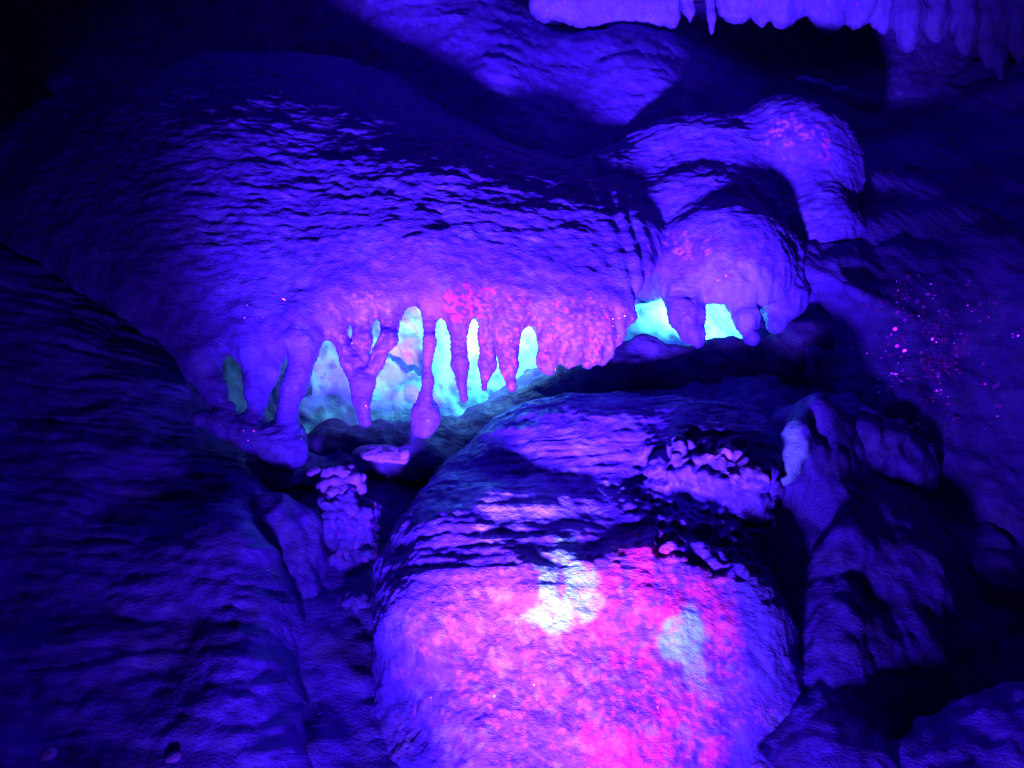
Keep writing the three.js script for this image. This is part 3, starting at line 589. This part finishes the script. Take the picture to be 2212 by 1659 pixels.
[[100, 1632, 1.03, 'lilac stone on the left bank near the lower left corner'], [370, 1636, 1.1, 'bright lilac stone on the left bank at the bottom edge'], [1640, 1660, 1.2, 'stone at the right foot of the mound']].forEach(([a, b, d, l]) => lump('bank_stone', l, 'stone', [[a, b, d, 0.012, 0.008, 0.01, 0.3]], 0.003, 0.003, pale));

// ------------------------------------------------------------------ curtains of stalactites hanging from the ceiling
function curtain(label, d, list, top, tail = 0) {
  const g = thing('stalactite_curtain', label, 'stalactites', 'stalactite curtains on the ceiling');
  const chains = list.map(([px, y0, r, k]) => { const py = y0 - 10 - 14 * Math.abs(noise(px * 0.037, y0, 2)), dd = d + 0.05 * (k || 0); return [[...P(px, -150, dd), size(r * 1.6, dd)], [...P(px, top, dd), size(r * 1.5, dd)], [...P(px + 3, mix(top, py, 0.6), dd), size(r, dd)], [...P(px + 4, py - r * 0.4, dd), size(r * 0.45, dd)]]; });
  const fs = chains.map(c => chain(c, 0.02)), f = (x, y, z) => { let e = fs[0](x, y, z); for (let i = 1; i < fs.length; i++) e = smin(e, fs[i](x, y, z), 0.03); return e; };
  const m = finish(meshField(f, around(chains.flat(), 0.04), 0.009), (x, y, z) => 0.006 * noise(x * 60, y * 14, z * 60) + 0.010 * noise(x * 22, y * 8, z * 22), (x, y, z) => { const s = noise(x * 80, y * 80, z * 80); return blend(blend(flowTint(x, y, z, 0.3), PALE, 0.3), RED, 0.5 * step(0.5, 0.75, s)); });
  const geo = pieces(m, (x, y, z) => { let b = 0, e = 9; fs.forEach((q, i) => { const v = q(x, y, z); if (v < e) { e = v; b = i; } }); return b; });
  for (const [, b] of [...geo].sort((a, b) => a[0] - b[0])) part('stalactite', b, rock, g);
}
curtain('bright ruffled curtain of short stalactites at the top middle', 3.05, [[1180, 30, 22], [1222, 52, 20], [1252, 66, 18], [1285, 72, 17], [1318, 76, 17], [1352, 70, 18], [1384, 74, 17], [1414, 76, 16], [1446, 70, 16]], 10);
curtain('pair of slim straw stalactites right of the bright curtain', 3.0, [[1486, 62, 9], [1534, 82, 8]], -20);
curtain('broad blunt stalactites at the top right of the ceiling', 3.0, [[1590, 30, 30, 1], [1642, 76, 16], [1690, 68, 24], [1722, 46, 20], [1790, 66, 34], [1850, 70, 26], [1905, 84, 20]], 0);
curtain('dim far stalactites in the top right corner', 2.95, [[1962, 124, 22], [2020, 110, 18], [2080, 130, 20], [2130, 160, 14], [2158, 190, 14], [2200, 150, 18]], 40);

// ------------------------------------------------------------------ glinting crystals on the rock
function sparkle(parent, host, count, where, colors, r0, r1) {
  const up = new THREE.Vector3(0, 1, 0), g = new THREE.CylinderGeometry(0.7, 1, 1, 6), gp = g.attributes.position, pos = [], col = [], idx = [], n = host.pos.length / 3; let made = 0;
  for (let tries = 0; tries < 400000 && made < count; tries++) {
    const i = Math.floor(rnd() * n) * 3, x = host.pos[i], y = host.pos[i + 1], z = host.pos[i + 2];
    if (host.nor[i + 2] < -0.2 || rnd() > where(x, y, z) * step(-0.25, 0.3, noise(x * 24, y * 24, z * 24))) continue;
    const s = mix(r0, r1, rnd() ** 4), c = colors[Math.floor(rnd() * colors.length)], v = new THREE.Vector3(), base = pos.length / 3;
    const face = new THREE.Vector3(host.nor[i] + rnd() - 0.5, host.nor[i + 1] + rnd() - 0.5, host.nor[i + 2] + rnd() - 0.5).normalize(), q = new THREE.Quaternion().setFromUnitVectors(up, face);
    for (let k = 0; k < gp.count; k++) { v.set(gp.getX(k) * s, gp.getY(k) * s * 0.6, gp.getZ(k) * s * 0.8).applyQuaternion(q); pos.push(x + v.x, y + v.y, z + v.z); col.push(...c); }
    for (let k = 0; k < g.index.count; k++) idx.push(base + g.index.getX(k));
    made++;
  }
  if (!made) return;
  const b = new THREE.BufferGeometry(); b.setAttribute('position', new THREE.Float32BufferAttribute(pos, 3)); b.setAttribute('color', new THREE.Float32BufferAttribute(col, 3)); b.setIndex(idx);
  const flat = b.toNonIndexed(); flat.computeVertexNormals();
  const mesh = part('crystal_specks', flat, crystal, parent, 'tiny glinting red and lilac crystals'); mesh.userData.kind = 'stuff';
}
{
  const hump = scene.getObjectByName('flowstone_hump'), mound = scene.getObjectByName('flowstone_mound'), right = scene.getObjectByName('wall_right');
  const near = (c, r) => (x, y, z) => Math.max(0, 1 - Math.hypot((x - c[0]) / r[0], (y - c[1]) / r[1], (z - c[2]) / r[2]));
  const REDS = [[0.95, 0.12, 0.22], [0.95, 0.3, 0.3], [0.95, 0.1, 0.5]], LILAC = [[0.95, 0.08, 0.8], [0.9, 0.1, 0.95], [0.95, 0.2, 0.9]];
  const spots = [[P(1440, 590, 1.93), [0.02, 0.022, 0.06], 40], [P(1567, 600, 1.93), [0.022, 0.026, 0.06], 26], [P(1345, 690, 1.8), [0.03, 0.06, 0.08], 40], [P(1300, 690, 1.78), [0.03, 0.06, 0.08], 26], [P(1190, 760, 1.77), [0.04, 0.06, 0.08], 30], [P(1100, 740, 1.75), [0.04, 0.1, 0.08], 22], [P(1010, 650, 1.74), [0.05, 0.04, 0.08], 20], [P(800, 740, 1.7), [0.05, 0.07, 0.06], 20], [P(790, 890, 1.69), [0.012, 0.02, 0.04], 8]];
  for (const [c, r, n] of spots) sparkle(hump, humpMesh, n, near(c, r), REDS, 0.0016, 0.0034);
  for (const [c, r, n] of [[P(560, 660, 1.68), [0.14, 0.06, 0.1], 26], [P(545, 930, 1.65), [0.06, 0.06, 0.06], 26], [P(635, 960, 1.63), [0.025, 0.02, 0.05], 12]]) sparkle(hump, humpMesh, n, near(c, r), LILAC, 0.0018, 0.004);
  sparkle(mound, moundMesh, 170, near(P(1250, 1380, 1.28), [0.32, 0.24, 0.3]), REDS, 0.0009, 0.002);
  const wp = right.geometry, host = { pos: wp.attributes.position.array, nor: wp.attributes.normal.array };
  sparkle(right, host, 950, near(P(2040, 770, 1.88), [0.2, 0.2, 0.4]), LILAC, 0.0016, 0.0082);
}

// ------------------------------------------------------------------ lamps: the torch on its stand, two set in the hollow, and a third added for its left
{
  const metal = new THREE.MeshStandardMaterial({ color: 0x1b1b1f, roughness: 0.5, metalness: 0.6 });
  const glow = new THREE.MeshStandardMaterial({ color: 0x221133, emissive: VIOLET, emissiveIntensity: 3, roughness: 0.3 });
  const o = thing('floodlight', 'black ultraviolet floodlight on a small tripod below the viewer', 'lamp'); o.position.set(...TORCH); const W = 3;
  const dir = new THREE.Vector3(...at(1210, 1000, 1.6)).sub(new THREE.Vector3(...TORCH)).normalize(), q = new THREE.Quaternion().setFromUnitVectors(new THREE.Vector3(0, 1, 0), dir);
  const place = (m, s) => { m.quaternion.copy(q); m.position.copy(dir).multiplyScalar(s); return m; };
  place(part('barrel', new THREE.LatheGeometry([[0, -0.16], [0.014, -0.16], [0.016, -0.155], [0.016, -0.07], [0.026, -0.045], [0.028, -0.02], [0.024, -0.02], [0, -0.024]].map(a => new THREE.Vector2(a[0] * W, a[1])), 32), metal, o), 0);
  place(part('lens', new THREE.CylinderGeometry(0.023 * W, 0.023 * W, 0.003, 32), glow, o), -0.019);
  for (let k = 0; k < 3; k++) { const a = k * 2.094, top = new THREE.Vector3(0, -0.03, 0.08), bot = new THREE.Vector3(Math.sin(a) * 0.16, 0.36 - TORCH[1], 0.08 + Math.cos(a) * 0.16), c = new THREE.LineCurve3(top, bot); part('leg', new THREE.TubeGeometry(c, 2, 0.006, 10), metal, o); }
  const bulb = new THREE.MeshStandardMaterial({ color: 0x99cccc, emissive: CYAN, emissiveIntensity: 2, roughness: 0.4 });
  CAVITY_LAMPS.forEach(([p, t], i) => {
    const l = thing('hooded_lamp', ['small hooded lamp hidden behind the middle stalactites', 'small hooded lamp hidden under the right lobe', 'small added lamp brightening the left of the hollow behind the forked stalactite'][i], 'lamp'); l.position.set(...at(...p));
    const aim = new THREE.Vector3(...at(...t)).sub(l.position).normalize(); l.quaternion.setFromUnitVectors(new THREE.Vector3(0, 1, 0), aim);
    part('hood', new THREE.LatheGeometry([[0, -0.03], [0.008, -0.03], [0.014, -0.02], [0.020, -0.006], [0.019, -0.006], [0.013, -0.018], [0, -0.026]].map(a => new THREE.Vector2(...a)), 24), metal, l);
    part('lens', new THREE.CylinderGeometry(0.014, 0.014, 0.002, 20), bulb, l).position.y = -0.010;
    part('bracket', new THREE.CylinderGeometry(0.003, 0.003, 0.03, 8), metal, l).position.y = -0.043;
  });
}
renderer.render(scene, camera);
